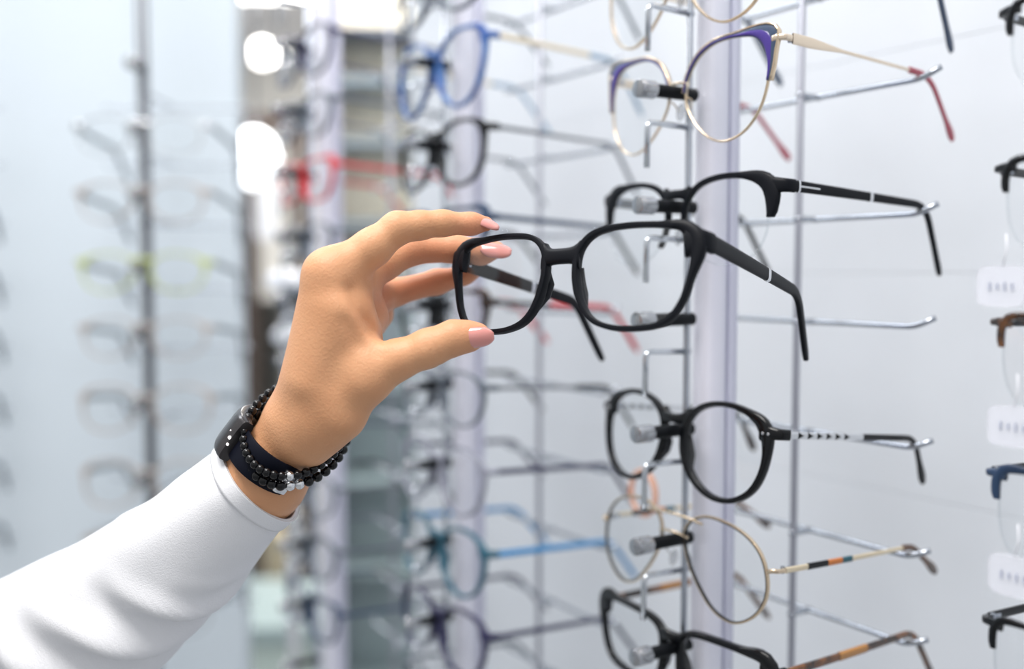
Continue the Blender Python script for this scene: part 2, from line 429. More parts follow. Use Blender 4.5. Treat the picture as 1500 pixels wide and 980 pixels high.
ST['round_black'] = dict(shape='round', cx=34.5, w=3.0, depth=4.4, front='gloss_black', zh=12.5, eh=5.4, hx=68, flare=4.2, ang=28, temple='silver', th=3.6, th2=3.0, tt=1.8, tipmat='gloss_black',
                         tipstart=.43, tiph=3.4, bulge=1.7, rivets=True, zig=True, bz=13.5, bh=5.5, barch=-1, Lb=103, tip=27, droop=58, R=12)
ST['aviator'] = dict(shape='aviator', kind='wire', cx=35.5, w=1.3, depth=1.8, front='gold', innerline='gloss_black', zh=4, eh=2.2, hx=68, temple='cream', th=3.0, th2=2.0, tt=1.4, tipmat='tortoise',
                     tipstart=.69, tiph=3.6, bulge=1.6, topbar=20, bz=9, bh=1.4, barch=1.2, Lb=106, tip=30, droop=34,
                     accents=[(16, 31, 'gloss_black', 'temple_band'), (31, 42, 'orange', 'temple_band'), (42, 50, 'green_en', 'temple_band')])
ST['rect_black'] = dict(shape='rect', cx=35.8, w=3.6, depth=4.2, front='gloss_black', zh=12, eh=6, hx=69, flare=4, ang=24, temple='tortoise', th=4.4, th2=3.6, tt=2.4, bz=12, bh=6, barch=.5, Lb=104,
                        tip=42, droop=52, accents=[(40, 62, 'amber', 'temple_inlay')])
ST['gold_round'] = dict(shape='cat', kind='wire', cx=35, w=1.3, depth=1.8, front='gold', zh=17, eh=2.4, hx=69, temple='gold', th=2.4, th2=1.6, tt=1.6, tipmat='navy', tipstart=.62, tiph=4.4, bulge=1.3,
                        bz=5, bh=1.5, Lb=106, tip=48, droop=54)
ST['blue_cat'] = dict(shape='cat', cx=34.5, w=2.6, depth=4, front='blue', zh=17, eh=5, hx=69, flare=4, ang=36, temple='cream', th=3.8, th2=3, tt=1.8, tipmat='palegrey_blue', tipstart=.52, tiph=3.8, Lb=106,
                      tip=46, droop=48, bz=12, bh=5)
ST['black_cat'] = dict(shape='browline', cx=34.5, w=2.8, depth=4, front='gloss_black', zh=15, eh=5, hx=69, flare=3.6, temple='grey_metal', th=3, th2=2.6, tt=1.6, tipmat='grey_acetate', tipstart=.62, tiph=3.4,
                       Lb=104, tip=44, droop=50, bz=13, bh=5.5)
ST['grey_half'] = dict(shape='oval', cx=34.5, w=2.2, depth=3.4, front='grey_acetate', zh=11, eh=4.5, hx=68, flare=3, temple='grey_metal', th=2.6, th2=2.8, tt=1.6, tipmat='gloss_black', tipstart=.48, tiph=3.6,
                       Lb=102, tip=42, droop=48, bz=11, bh=4)
ST['clear_navy'] = dict(ST['grey_half'], shape='round', front='clear_grey', temple='navy2', tipmat=None, th=4, th2=3.6, w=2.8)
ST['teal'] = dict(shape='round', cx=34.5, w=2.8, depth=4, front='teal', zh=12, eh=5.5, hx=68, flare=3.5, temple='cyan', th=4.6, th2=3.8, tt=2, Lb=104, tip=44, droop=46, bz=12, bh=5)
ST['indigo'] = dict(ST['teal'], shape='browline', front='navy2', temple='navy2', th=4.0)
ST['dark_plain'] = dict(ST['teal'], shape='rect', front='navy', temple='navy', tipmat='gloss_black', th=4)
ST['red_mixed'] = dict(ST['teal'], shape='rect', front='gloss_black', temple='gloss_black', tipmat='red', tipstart=.30, tiph=4.6, th=3.4)
ST['red'] = dict(ST['teal'], shape='rect', front='red', temple='red', th=4)
ST['grey_plain'] = dict(ST['teal'], shape='oval', front='grey_acetate', temple='grey_acetate', th=3.6)
ST['rimless'] = dict(shape='rect', kind='halfrim', cx=34.5, w=1.6, depth=2.2, front='tortoise', zh=15, eh=2.6, hx=69, flare=1.8, ang=26, a0=10, a1=180, temple='gloss_black', th=3.6, th2=3, tt=2, bz=14, bh=3.5,
                     barch=1, Lb=104, tip=44, droop=50, lowmat='lens_edge', lw=.6)
ST['rimless_navy'] = dict(ST['rimless'], front='navy', flare=2.6)
ST['rimless_black'] = dict(ST['rimless'], front='gloss_black')
ST['pale'] = dict(ST['grey_half'], front='pale', temple='palegrey', tipmat='palegrey', th=6, th2=6, tiph=6, w=2.0, tt=4)
ST['palemauve'] = dict(ST['pale'], front='pale', w=2.6, cx=36.5, shape='browline')
ST['palesteel'] = dict(ST['pale'], kind='wire', front='silver', w=1.4)

# ------------------------------------------------------------ racks
U0, DU = .4125, .265
def zk(k): return 1.5 + .0945 - .0596 * k
VB = .480
BAR = {}
def rack(u, label, ks, bars=True, lod=1):
    root = empty('display_rack', Matrix.Translation(W(u, .40, 0))); tag(root, label, 'display rack', 'white column display racks along the wall')
    inv = root.matrix_world.inverted()
    def add(mb, name, m_, par=root, **k):
        mb.v = [inv @ p for p in mb.v]; return mb.build(name, m_, par, **k)
    B = Matrix(((-UD.x, VD.x, 0), (-UD.y, VD.y, 0), (0, 0, 1))).to_4x4()
    def wbox(uu, vv, z0, z1, du, dv, bev=.002):
        return xf(box(0, 0, (z0 + z1) / 2, du, dv, z1 - z0, bev), Matrix.Translation(W(uu, vv, 0)) @ B)
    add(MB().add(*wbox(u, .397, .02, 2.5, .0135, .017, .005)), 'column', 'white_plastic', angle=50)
    add(MB().add(*wbox(u + .001, .4085, .02, 2.5, .0165, .006, .002)), 'column_shade_strip', 'lilac_shade', angle=50)  # added strip: the column's shaded side, painted by its colour
    add(MB().add(*wbox(u, .43, 0, .02, .16, .16, .004)), 'base_plate', 'steel', angle=50)
    add(MB().add(*tube([W(u, .380, .02), W(u, .380, 2.5)], .0018, 12)), 'front_rod', 'steel')
    add(MB().add(*tube([W(u, .466, .02), W(u, .466, 2.5)], .0021, 12)), 'rear_rod', 'rod_grey')
    for k in ks:
        z = zk(k)
        s = add(MB().add(*cyl(W(u, .3545, z), W(u, .384, z), 0.0035, n=20, bev=.0005)), 'bridge_peg', 'black_rubber', angle=40)
        cap = MB()
        cap.add(*cyl(W(u, .3445, z), W(u, .3555, z), .0047, n=24, bev=.0007))
        add(cap, 'peg_cap', 'knurl', s, angle=40)
        zh = z - .0175
        pts = bend([W(u, .382, zh), W(u, .3515, zh + .001), W(u, .351, zh - .0225)], .004, 6)
        add(MB().add(*tube(pts, .0016, 12)), 'hook', 'chrome')
        if bars:
            zb = BAR.get((round(u, 4), k), z - .004)
            pts = bend([W(u + .078, VB + .003, zb + .0045), W(u + .069, VB, zb), W(u - .069, VB, zb), W(u - .079, VB + .003, zb + .005)], .007, 6)
            add(MB().add(*tube(pts, .0016, 10)), 'temple_rest', 'steel')
            add(MB().add(*tube([W(u, .464, zb), W(u, VB + .002, zb)], .0018, 10)), 'rest_clamp', 'steel')
    return root
UN = .168
GR1, GR2, GR3, GR0 = 'frames on the sharp middle rack', 'frames on the blurred second rack', 'frames on the far third rack', 'frames on the nearest rack at the right edge'
def put(u, k, style, label, dz=0, pitch=3, group=None, lod=1, yaw=0, roll=0, dv=0, **over):
    st = dict(ST[style]); st.update(over); sc_ = st.get('scale', 1) * .001
    dz = .0038 - (st['bz'] + min(st.get('barch', 2.0), .8 * st.get('barch', 2.0)) - st['bh'] * .51) * sc_     # bridge rests on the peg
    zr = zk(k) + dz; hx = st['hx'] + .4; y0 = 6 + st.get('wrap', 1.5) * (hx / 60) ** 2 * 3; Lb = st['Lb']; p_ = math.radians(pitch); low = 9
    th_ = math.radians(st['droop'] if 'droop' in st else 42)
    Rb = st.get('R', 16.0)
    for i_ in range(200):               # underside of the temple where it meets the rest
        q = 70 + i_ * .4; a_ = min(max(q - (Lb - 8), 0) / Rb, th_); r_ = max(0, q - (Lb - 8) - Rb * th_)
        y_ = y0 + min(q, Lb - 8) + Rb * math.sin(a_) + r_ * math.cos(th_); z_ = st.get('zh', 13) - Rb * (1 - math.cos(a_)) - r_ * math.sin(th_)
        hh = max(st.get('th', 3.6), st.get('tiph') or 0) * .5 + .5; y_ -= hh * math.sin(a_); z_ -= hh * math.cos(a_)
        vv = .3715 + (y_ * math.cos(p_) + z_ * math.sin(p_)) * sc_
        if abs(vv - VB) < .0022: low = min(low, zr + (z_ * math.cos(p_) - y_ * math.sin(p_)) * sc_)
    if low < 5: BAR[(round(u, 4), k)] = low - .0018
    return glasses(label, st, rack_m(u, .3715 + dv, zr, pitch, yaw, roll), lod, group)
put(U0, -1, 'gold_round', 'gold wire glasses with navy tips cut off by the top of the photo', -.003, 3, GR1)
put(U0, 0, 'cat_gold', 'purple and gold cat-eye glasses with raspberry red temple tips', -.003, 3, GR1)
put(U0, 1, 'brow_black', 'black half-rim browline glasses with silver temple bands', -.0085, 3, GR1)
put(U0, 3, 'round_black', 'glossy black round glasses with two silver rivets and patterned silver temples', -.006, 6, GR1)
put(U0, 4, 'aviator', 'gold wire aviator glasses with black, orange and green striped temples', -.006, 2, GR1)
put(U0, 5, 'rect_black', 'glossy black rectangular glasses with tortoiseshell temples at the bottom edge', -.006, 0, GR1)
r2 = [(-2, 'grey_plain', 'smoke grey glasses cut by the top edge above the blue pair'), (-1, 'blue_cat', 'blurred royal blue cat-eye glasses with cream temples'),
      (0, 'black_cat', 'blurred black glasses with grey metal temples below the blue pair'), (1, 'dark_plain', 'blurred navy glasses half hidden by the hand holding the frame'),
      (2, 'red_mixed', 'blurred black glasses with red temple tips seen through the held lenses'), (3, 'grey_half', 'blurred smoke grey oval glasses with black temple tips below the thumb'),
      (4, 'clear_navy', 'blurred translucent grey glasses with indigo temples'), (5, 'teal', 'blurred dark teal glasses with bright cyan temples'),
      (6, 'indigo', 'blurred indigo glasses below the pair with cyan temples'), (7, 'grey_plain', 'smoke grey glasses below the bottom edge under the indigo pair')]
for k, s, l in r2: put(U0 + DU, k, s, l, -.006, 3, GR2, 0)
r3 = [(-2, 'indigo', 'far blurred indigo glasses near the ceiling lights'), (-1, 'grey_plain', 'far blurred grey glasses on the third rack above the red pair'), (0, 'red', 'far blurred bright red glasses left of the black pair'),
      (1, 'grey_half', 'far blurred grey glasses directly below the red pair'), (2, 'dark_plain', 'far blurred navy glasses behind the knuckles of the hand'),
      (3, 'clear_navy', 'far blurred clear glasses hidden behind the palm'), (4, 'grey_plain', 'far blurred grey glasses just right of the bracelets'), (5, 'grey_half', 'far blurred grey glasses below the bracelets'),
      (6, 'grey_plain', 'far blurred grey glasses left of the teal pair'), (7, 'dark_plain', 'far blurred navy glasses left of the indigo pair at the bottom')]
for k, s, l in r3: put(U0 + 2 * DU, k, s, l, -.006, 3, GR3, 0)
r0 = [(0, 'rimless_black', 'black topped rimless glasses in the top right corner'), (1, 'rimless_black', 'black topped rimless glasses at the right edge, second from top'), (2, 'rimless', 'tortoiseshell topped rimless glasses at the middle of the right edge'),
      (3, 'rimless_navy', 'navy topped rimless glasses at the right edge below the tortoiseshell ones'), (4, 'rimless_black', 'black topped rimless glasses in the bottom right corner')]
for k, s, l in r0: put(UN, k, s, l, -.012, 2, GR0)

KS = list(range(-3, 9))
rack(U0, 'sharp white column rack whose pegs hold the frames right of the held glasses', list(range(-2, 8)))
rack(U0 + DU, 'softly blurred white column rack behind and left of the held glasses', KS)
rack(U0 + 2 * DU, 'heavily blurred white column rack above and behind the hand', KS)
rack(UN, 'nearest white column rack beyond the right edge of the photo', KS)

# held spectacles
yaw = math.radians(36.5); c_, s_ = math.cos(yaw), math.sin(yaw)
Xh = (RT * c_ - FW * s_); Yh = (RT * s_ + FW * c_)
Zh = UP.copy()
Rm = Matrix((Xh, Yh, Zh)).transposed().to_4x4()
Hc = P(821, 409, .4435)
held_m = Matrix.Translation(Hc) @ Rm @ Matrix.Rotation(math.radians(-9.5), 4, 'X') @ Matrix.Rotation(math.radians(-1.0), 4, 'Y')
held = glasses('matte black square glasses held up between thumb and fingers', ST['held'], held_m, 1, None)
del_group = 'group' in held

# ------------------------------------------------------------ the hand (a continuous surface grown from tapered volumes)
def cc(px, py, D): return np.array([(px - 750) / F * D, (490 - py) / F * D, D])
def toW(p): return CAM + RT * float(p[0]) + UP * float(p[1]) + FW * float(p[2])
H = .0009
lo = np.array([-.135, -.105, .37]); hi = np.array([.004, .065, .56])
nx, ny, nz = [int((b - a) / H) + 1 for a, b in zip(lo, hi)]
GX, GY, GZ = np.meshgrid(*(np.arange(n, dtype=np.float32) * H + a for n, a in zip((nx, ny, nz), lo)), indexing='ij')
def cone(a, b):
    """a, b = (px, py, D, radius in px)"""
    A = cc(*a[:3]); B = cc(*b[:3]); ra = a[3] / F * a[2]; rb = b[3] / F * b[2]; d = B - A; L2 = float(d @ d) + 1e-12
    t = ((GX - A[0]) * d[0] + (GY - A[1]) * d[1] + (GZ - A[2]) * d[2]) / L2; np.clip(t, 0, 1, out=t)
    q = np.sqrt((GX - A[0] - t * d[0]) ** 2 + (GY - A[1] - t * d[1]) ** 2 + (GZ - A[2] - t * d[2]) ** 2)
    return q - (ra + (rb - ra) * t)
def smin(a, b, k):
    h = np.clip(.5 + .5 * (b - a) / k, 0, 1); return b * (1 - h) + a * h - k * h * (1 - h)
def chain(pts, k=.003):
    r = None
    for a, b in zip(pts, pts[1:]):
        c = cone(a, b); r = c if r is None else smin(r, c, k)
    return r
INDEX = [(484, 404, .452, 34), (545, 363, .455, 27.5), (582, 334, .457, 23), (615, 330, .460, 20), (648, 327, .463, 18), (690, 328, .467, 15.5), (712, 328, .469, 11)]
MIDDLE = [(500, 415, .470, 34), (560, 384, .486, 27), (603, 364, .494, 23), (665, 364, .499, 20), (705, 369, .498, 18), (728, 366, .497, 12.5)]
RING = [(508, 430, .488, 30), (548, 436, .503, 27), (575, 429, .511, 20), (640, 413, .513, 17.5), (680, 403, .511, 13.5), (696, 398, .510, 10)]
PINKY = [(512, 455, .502, 27), (552, 452, .514, 23), (557, 462, .518, 17), (548, 478, .515, 15), (528, 486, .510, 13)]
THUMB = [(470, 608, .460, 44), (535, 556, .450, 37), (583, 527, .449, 28), (628, 510, .449, 27), (665, 495, .450, 24.5), (690, 492, .451, 20), (704, 489, .451, 13)]
phi = None
fore = smin(cone((315, 768, .485, 56), (385, 700, .478, 54)), cone((315, 768, .500, 56), (385, 700, .491, 54)), .01)
fore = smin(fore, smin(cone((385, 700, .478, 54), (432, 634, .471, 46)), cone((385, 700, .491, 54), (432, 634, .486, 46)), .01), .01)
palm = fore
for p, r0_ in ((INDEX[0], 40), (MIDDLE[0], 38), (RING[0], 36), (PINKY[0], 32)):
    base = (445, 612, p[2] * .5 + .2385, 44)
    palm = smin(palm, cone(base, (p[0], p[1], p[2], r0_)), .010)
palm = smin(palm, cone((470, 560, .452, 40), (500, 460, .449, 40)), .010)
palm = smin(palm, cone((500, 455, .456, 28), (538, 522, .450, 27)), .010)
palm = smin(palm, cone((520, 505, .456, 26), (545, 468, .482, 22)), .008)
palm = smin(palm, cone((520, 405, .466, 28), (538, 462, .488, 27)), .007)
palm = smin(palm, cone((515, 430, .458, 24), (530, 500, .462, 26)), .007)
palm = smin(palm, cone((455, 648, .462, 32), (500, 612, .452, 34)), .010)
th = chain(THUMB, .004)
palm = smin(palm, th, .008)
fi = chain(INDEX, .0035); fm_ = chain(MIDDLE, .0035); fr_ = chain(RING, .0035); fp = chain(PINKY, .003)
fing = np.minimum(np.minimum(fi, fm_), np.minimum(fr_, fp))
pads_ = smin(fi, fm_, .0015); pads_ = smin(pads_, fr_, .0015); pads_ = smin(pads_, fp, .0015)
phi = smin(palm, pads_, .0065)
def crease(pts, depth=.0006, k=.0012):
    global phi
    for a, b in zip(pts, pts[1:]):
        c = cone(a, b); phi = -smin(-phi, c + 0 * c, k) if False else np.maximum(phi, -(c))
# soft finger-joint and web creases: shallow grooves
def groove(a, b, r, amp):
    global phi
    c = cone((*a, 1), (*b, 1)); phi = phi + amp * np.exp(-(np.maximum(c, 0) / r) ** 2)
groove((520, 425, .440), (545, 482, .448), .0045, .0018)
groove((553, 490, .425), (575, 505, .42), .003, .0006)
def surfgroove(path, r, amp):           # a skin fold running over the thumb side of the hand
    global phi
    ax_ = GX / GZ; ay_ = GY / GZ; best = None
    for a, b in zip(path, path[1:]):
        A = ((a[0] - 750) / F, (490 - a[1]) / F); B = ((b[0] - 750) / F, (490 - b[1]) / F); dx, dy = B[0] - A[0], B[1] - A[1]
        t = np.clip(((ax_ - A[0]) * dx + (ay_ - A[1]) * dy) / (dx * dx + dy * dy), 0, 1)
        d2 = ((ax_ - A[0] - t * dx) ** 2 + (ay_ - A[1] - t * dy) ** 2) * .2
        best = d2 if best is None else np.minimum(best, d2)
    phi = phi + amp * np.exp(-best / (r * r)) * (GZ < .462)
surfgroove([(628, 492), (640, 520), (642, 534)], .0011, .00045)
surfgroove([(620, 500), (632, 524), (633, 536)], .0010, .00035)
surfgroove([(512, 425), (520, 452), (540, 480), (562, 496)], .0022, .0009)
surfgroove([(505, 470), (525, 505), (556, 520)], .0030, .0004)
groove((586, 355, .42), (592, 345, .42), .002, .0004)
groove((648, 345, .425), (655, 335, .425), .0015, .0004)
groove((500, 470, .43), (520, 520, .42), .004, .0006)
# surface nets
def surface_nets(f, org, h):
    s = f < 0
    cs = [s[i:i + f.shape[0] - 1, j:j + f.shape[1] - 1, k:k + f.shape[2] - 1] for i in (0, 1) for j in (0, 1) for k in (0, 1)]
    n = sum(c.astype(np.int8) for c in cs); act = (n > 0) & (n < 8)
    I, J, K = np.nonzero(act); ids = -np.ones(act.shape, np.int64); ids[act] = np.arange(len(I))
    acc = np.zeros((len(I), 3)); cnt = np.zeros(len(I))
    for ax in range(3):
        for a in (0, 1):
            for b in (0, 1):
                o = [0, 0, 0]; oth = [q for q in range(3) if q != ax]; o[oth[0]] = a; o[oth[1]] = b
                e = list(o); e[ax] = 1
                f0 = f[I + o[0], J + o[1], K + o[2]]; f1 = f[I + e[0], J + e[1], K + e[2]]
                m = (f0 < 0) != (f1 < 0); t = np.where(m, f0 / np.where(m, f0 - f1, 1), 0)
                p = np.array(o, float)[None].repeat(len(I), 0); p[:, ax] += t
                acc += p * m[:, None]; cnt += m
    V = (acc / cnt[:, None] + np.stack([I, J, K], 1)) * h + org
    Fc = []
    for ax in range(3):
        o1, o2 = [q for q in range(3) if q != ax]
        A = np.take(s, range(s.shape[ax] - 1), ax); Bq = np.take(s, range(1, s.shape[ax]), ax)
        E = A != Bq; idx = np.nonzero(E); ok = (idx[o1] > 0) & (idx[o2] > 0) & (idx[o1] < s.shape[o1] - 1) & (idx[o2] < s.shape[o2] - 1)
        idx = [q[ok] for q in idx]; sg = A[tuple(idx)]
        def cell(d1, d2):
            q = list(idx); q[o1] = q[o1] - d1; q[o2] = q[o2] - d2; return ids[tuple(q)]
        q4 = np.stack([cell(1, 1), cell(0, 1), cell(0, 0), cell(1, 0)], 1)
        Fc.append(q4)
    return V, np.concatenate(Fc)
V, Q = surface_nets(phi, lo, H)
del GX, GY, GZ, phi, palm, fore
def skinmat():
    m = mat('skin', (.66, .345, .185), .48, spec=.35, sss=.10, col2=(.60, .30, .155), nscale=28, bump=.25, bscale=900)
    nt = m.node_tree; b = nt.nodes['Principled BSDF']
    at = nt.nodes.new('ShaderNodeAttribute'); at.attribute_name = 'flush'
    src = b.inputs['Base Color'].links[0].from_socket
    mx = nt.nodes.new('ShaderNodeMix'); mx.data_type = 'RGBA'; mx.inputs[7].default_value = (.62, .235, .14, 1)
    nt.links.new(at.outputs['Fac'], mx.inputs[0]); nt.links.new(src, mx.inputs[6]); nt.links.new(mx.outputs[2], b.inputs['Base Color'])
    return m
M['skin'] = skinmat()
person = obj('person', [toW(v) for v in V], [tuple(map(int, q)) for q in Q], 'skin')
tag(person, 'left forearm and hand in a white sleeve, reaching in to hold up black glasses', 'person')
# natural pinkness of the palm side and fingertips, stored as pigment
def near(A, B, r):
    A = cc(*A); B = cc(*B); d = B - A; t = np.clip(((V - A) @ d) / (d @ d), 0, 1); q = np.linalg.norm(V - A - t[:, None] * d, axis=1); return np.exp(-(q / r) ** 2)
fl = np.maximum.reduce([near((690, 335, .467), (715, 335, .469), .009), near((600, 370, .494), (730, 370, .498), .013) * .7, near((575, 430, .511), (696, 400, .511), .013) * .8,
                        near((545, 430, .485), (550, 470, .50), .016) * .9, near((690, 492, .451), (705, 490, .451), .008) * .6]) * .8
at = person.data.attributes.new('flush', 'FLOAT', 'POINT'); at.data.foreach_set('value', fl.astype(np.float32))
sm = person.modifiers.new('smooth', 'SMOOTH'); sm.factor = .5; sm.iterations = 3

M['nail'] = mat('polished nude nail', (.66, .27, .24), .15, coat=.8, sss=.1)
def nail(tipc, axis_to, nrm, L_, Wd, R, over=.25):
    """tipc: (px,py,D) centre of the plate; axis_to: camera-space direction to the fingertip; nrm: outward normal in camera space (x,up,depth)"""
    c = cc(*tipc); a = np.array(axis_to, float); a /= np.linalg.norm(a); n = np.array(nrm, float); n -= a * (n @ a); n /= np.linalg.norm(n); b = np.cross(n, a)
    nu, nv = 14, 12; top = []; bot = []
    for i in range(nu + 1):
        t = -1 + 2 * i / nu
        if t > 0: w = (1 - t ** 2.6 * .86) ** .6
        else: w = (1 - abs(t) ** 3.2 * .75) ** .6
        rt = []; rb = []
        for j in range(nv + 1):
            s = -1 + 2 * j / nv; y = s * w * Wd / 2; drop = R - math.sqrt(max(R * R - y * y, 0))
            lift = -.0009 * max(0, t) ** 2 - .0004 * t * t
            p = c + a * t * L_ / 2 + b * y + n * (lift - drop)
            edge = min(1, (1 - abs(s)) * 4) * min(1, (1 - abs(t)) * 6 + .2)
            rt.append(toW(p + n * .00035 * edge)); rb.append(toW(p - n * .0006))
        top.append(rt); bot.append(rb)
    v = [p for r in top for p in r] + [p for r in bot for p in r]; f = []; w_ = nv + 1; h = (nu + 1) * w_
    for i in range(nu):
        for j in range(nv):
            q = (i * w_ + j, i * w_ + j + 1, (i + 1) * w_ + j + 1, (i + 1) * w_ + j); f.append(q); f.append(tuple(h + x for x in reversed(q)))
    for j in range(nv):
        f.append((j, j + 1, h + j + 1, h + j)); e = nu * w_; f.append((e + j, e + j + 1, h + e + j + 1, h + e + j))
    for i in range(nu):
        f.append((i * w_, (i + 1) * w_, h + (i + 1) * w_, h + i * w_)); e = nv; f.append((i * w_ + e, (i + 1) * w_ + e, h + (i + 1) * w_ + e, h + i * w_ + e))
    o = obj('fingernail', v, f, 'nail', person); return o
nail((697, 496, .4440), (1, .10, .02), (.08, -.22, -1), .0160, .0092, .0064)
nail((714, 323, .4655), (1, -.38, .05), (.30, .80, -.6), .0125, .0072, .006)
nail((727, 363, .4912), (1, -.14, .0), (.15, .55, -.8), .0150, .0088, .0062)

# forearm axis frame
def tv(px, py, D): return P(px, py, D)
Aw = tv(385, 700, .4835); Bw = tv(432, 634, .473)
axw = (Bw - Aw).normalized()

# ------------------------------------------------------------ the sleeve
M['shirt'] = mat('white cotton shirt', (.75, .755, .785), .8, spec=.12, bump=.25, bscale=1500)
path = [(383, 702, .485, 74, .034), (358, 724, .487, 76, .035), (321, 759, .491, 83, .036), (269, 808, .498, 93, .039), (207, 858, .508, 103, .042), (138, 910, .520, 117, .046), (64, 963, .54, 134, .050), (-10, 1020, .55, 150, .055), (-90, 1110, .56, 175, .06), (-170, 1230, .57, 190, .065)]
def spl(path, n):
    a = np.array(path, float); t = np.linspace(0, len(a) - 1, n); i = np.clip(t.astype(int), 0, len(a) - 2); fr = (t - i)[:, None]
    g = lambda k: a[np.clip(k, 0, len(a) - 1)]
    p0, p1, p2, p3 = g(i - 1), g(i), g(i + 1), g(i + 2)
    return .5 * ((2 * p1) + (-p0 + p2) * fr + (2 * p0 - 5 * p1 + 4 * p2 - p3) * fr ** 2 + (-p0 + 3 * p1 - 3 * p2 + p3) * fr ** 3)
SP = spl(path, 110); cen = [P(a[0], a[1], a[2]) for a in SP]; rings = []
nr_ = 96
for i, a in enumerate(SP):
    T = (cen[min(i + 1, len(cen) - 1)] - cen[max(i - 1, 0)]).normalized()
    T = (T - FW * T.dot(FW) * max(0, 1 - i / 25) * .35).normalized()
    E1 = FW.cross(T).normalized(); 
    if E1.dot(UP) < 0: E1 = -E1
    E2 = T.cross(E1).normalized()
    if E2.dot(FW) > 0: E2 = -E2
    r1 = a[3] / F * a[2]; r2 = a[4] * .78; ring = []
    sarc = i / (len(SP) - 1) * .5
    for j in range(nr_):
        th_ = 2 * math.pi * j / nr_; ca, sa = math.cos(th_), math.sin(th_)
        d = 0; g = min(1, max(0, (i - 16) / 26))
        # folds that run diagonally from the elbow
        def fold(c, w, amp, th0, thw, sk):
            dd = (i - c + .45 * sk * (((th_ - th0 + math.pi) % (2 * math.pi)) - math.pi)) / w
            return amp * math.exp(-dd * dd) * math.exp(-((((th_ - th0 + math.pi) % (2 * math.pi)) - math.pi) / thw) ** 2)
        d += fold(38, 2.4, 0.0058, 2.3, .75, 10) + fold(43, 2.6, -0.0058, 2.2, .8, 12)
        d += fold(50, 3, 0.0067, 2.1, .9, 14) + fold(56, 2.8, -0.0064, 2.0, .9, 16)
        d += fold(62, 3, 0.0064, 1.7, .9, 12) + fold(68, 3, -0.0067, 1.8, .9, 14) + fold(30, 1.8, .0012, 2.5, .5, 14) + fold(34, 2.0, -.0014, 2.6, .45, 14) + fold(54, 1.6, -.0016, 1.1, .4, 22) + fold(73, 2.2, .0022, 1.9, .5, 18) + fold(46, 3, -0.0029, .35, .35, 3) + fold(78, 1.8, -0.0096, .3, .8, 2) + fold(84, 4, 0.0048, 1.0, 1.2, 5)
        d += g * .0010 * (math.sin(i * .33 + 2 * math.sin(th_ * 2)) * math.sin(th_ + .7) + .6 * math.sin(i * .17 + th_ * 3))
        d += .0004 * math.sin(th_ * 5 + i * .1)
        ring.append(cen[i] + E1 * ca * (r1 + d) + E2 * sa * (r2 + d))
    rings.append(ring)
sv, sf = loft(rings, caps=False)
sleeve = obj('shirt_sleeve', sv, sf, 'shirt', person); tag(sleeve, 'white cotton shirt sleeve')
so = sleeve.modifiers.new('cloth', 'SOLIDIFY'); so.thickness = .0012; so.offset = -1
# stitched cuff band: slightly raised
cr = [[p + (p - cen[i]).normalized() * .0005 for p in rings[i]] for i in range(0, 9)]
cv, cf = loft(cr, caps=False); cuff = obj('sleeve_cuff', cv, cf, 'shirt', sleeve)
so = cuff.modifiers.new('cloth', 'SOLIDIFY'); so.thickness = .0008; so.offset = 0

# ------------------------------------------------------------ watch and bracelets
E1w = FW.cross(axw).normalized()
if E1w.dot(RT) > 0: E1w = -E1w            # points to the upper left (back of the hand)
E2w = axw.cross(E1w).normalized()
if E2w.dot(FW) > 0: E2w = -E2w            # towards the camera
M['watch_case'] = mat('graphite watch case', (.05, .047, .05), .22, .6)
M['watch_glass'] = mat('black watch glass', (.01, .01, .012), .06, coat=1)
M['strap'] = mat('midnight silicone strap', (.003, .004, .010), .6, spec=.12)
M['digits'] = mat('lit white watch digits', (1, .93, .93), .4, emis=1.2)
def ringpts(cen_, ax, e1, e2, r1, r2, n, a0=0, a1=2 * math.pi, closed=True, sh=0.0):
    out = []
    for i in range(n):
        t = a0 + (a1 - a0) * i / (n if closed else n - 1); out.append(cen_ + e1 * math.cos(t) * r1 + e2 * math.sin(t) * r2 + ax * sh * math.sin(t))
    return out
def band(pts, ax, wid, thk, closed=True):
    rings = []; m = len(pts); cen_ = sum(pts, Vector()) / m
    for p in pts:
        nrm = (p - cen_); nrm -= ax * nrm.dot(ax); nrm.normalize()
        rings.append([p + ax * x + nrm * y for x, y in section(wid / 2, thk / 2, 12, .5)])
    return loft(rings, closed)
wc = P(403, 667, .4815)
tilt = .30
axb = (axw - FW * axw.dot(FW) * .85).normalized()
E1w0, E2w0 = E1w, E2w
E1w = (E1w - axb * E1w.dot(axb)).normalized(); E2w = (E2w - axb * E2w.dot(axb)).normalized()
watch = empty('smart_watch', Matrix.Translation(wc)); tag(watch, 'black fitness watch with graphite case strapped above the white cuff', 'watch')
def wadd(mb, nm, m_, par=watch, loc=wc, **k):
    mb.v = [p - loc for p in mb.v]; return mb.build(nm, m_, par, **k)
R1, R2 = .0190, .0285
pts = ringpts(wc, axb, E1w, E2w, R1, R2, 60)
strap = wadd(MB().add(*band(pts, axb, .0150, .0022)), 'strap', 'strap', angle=50)
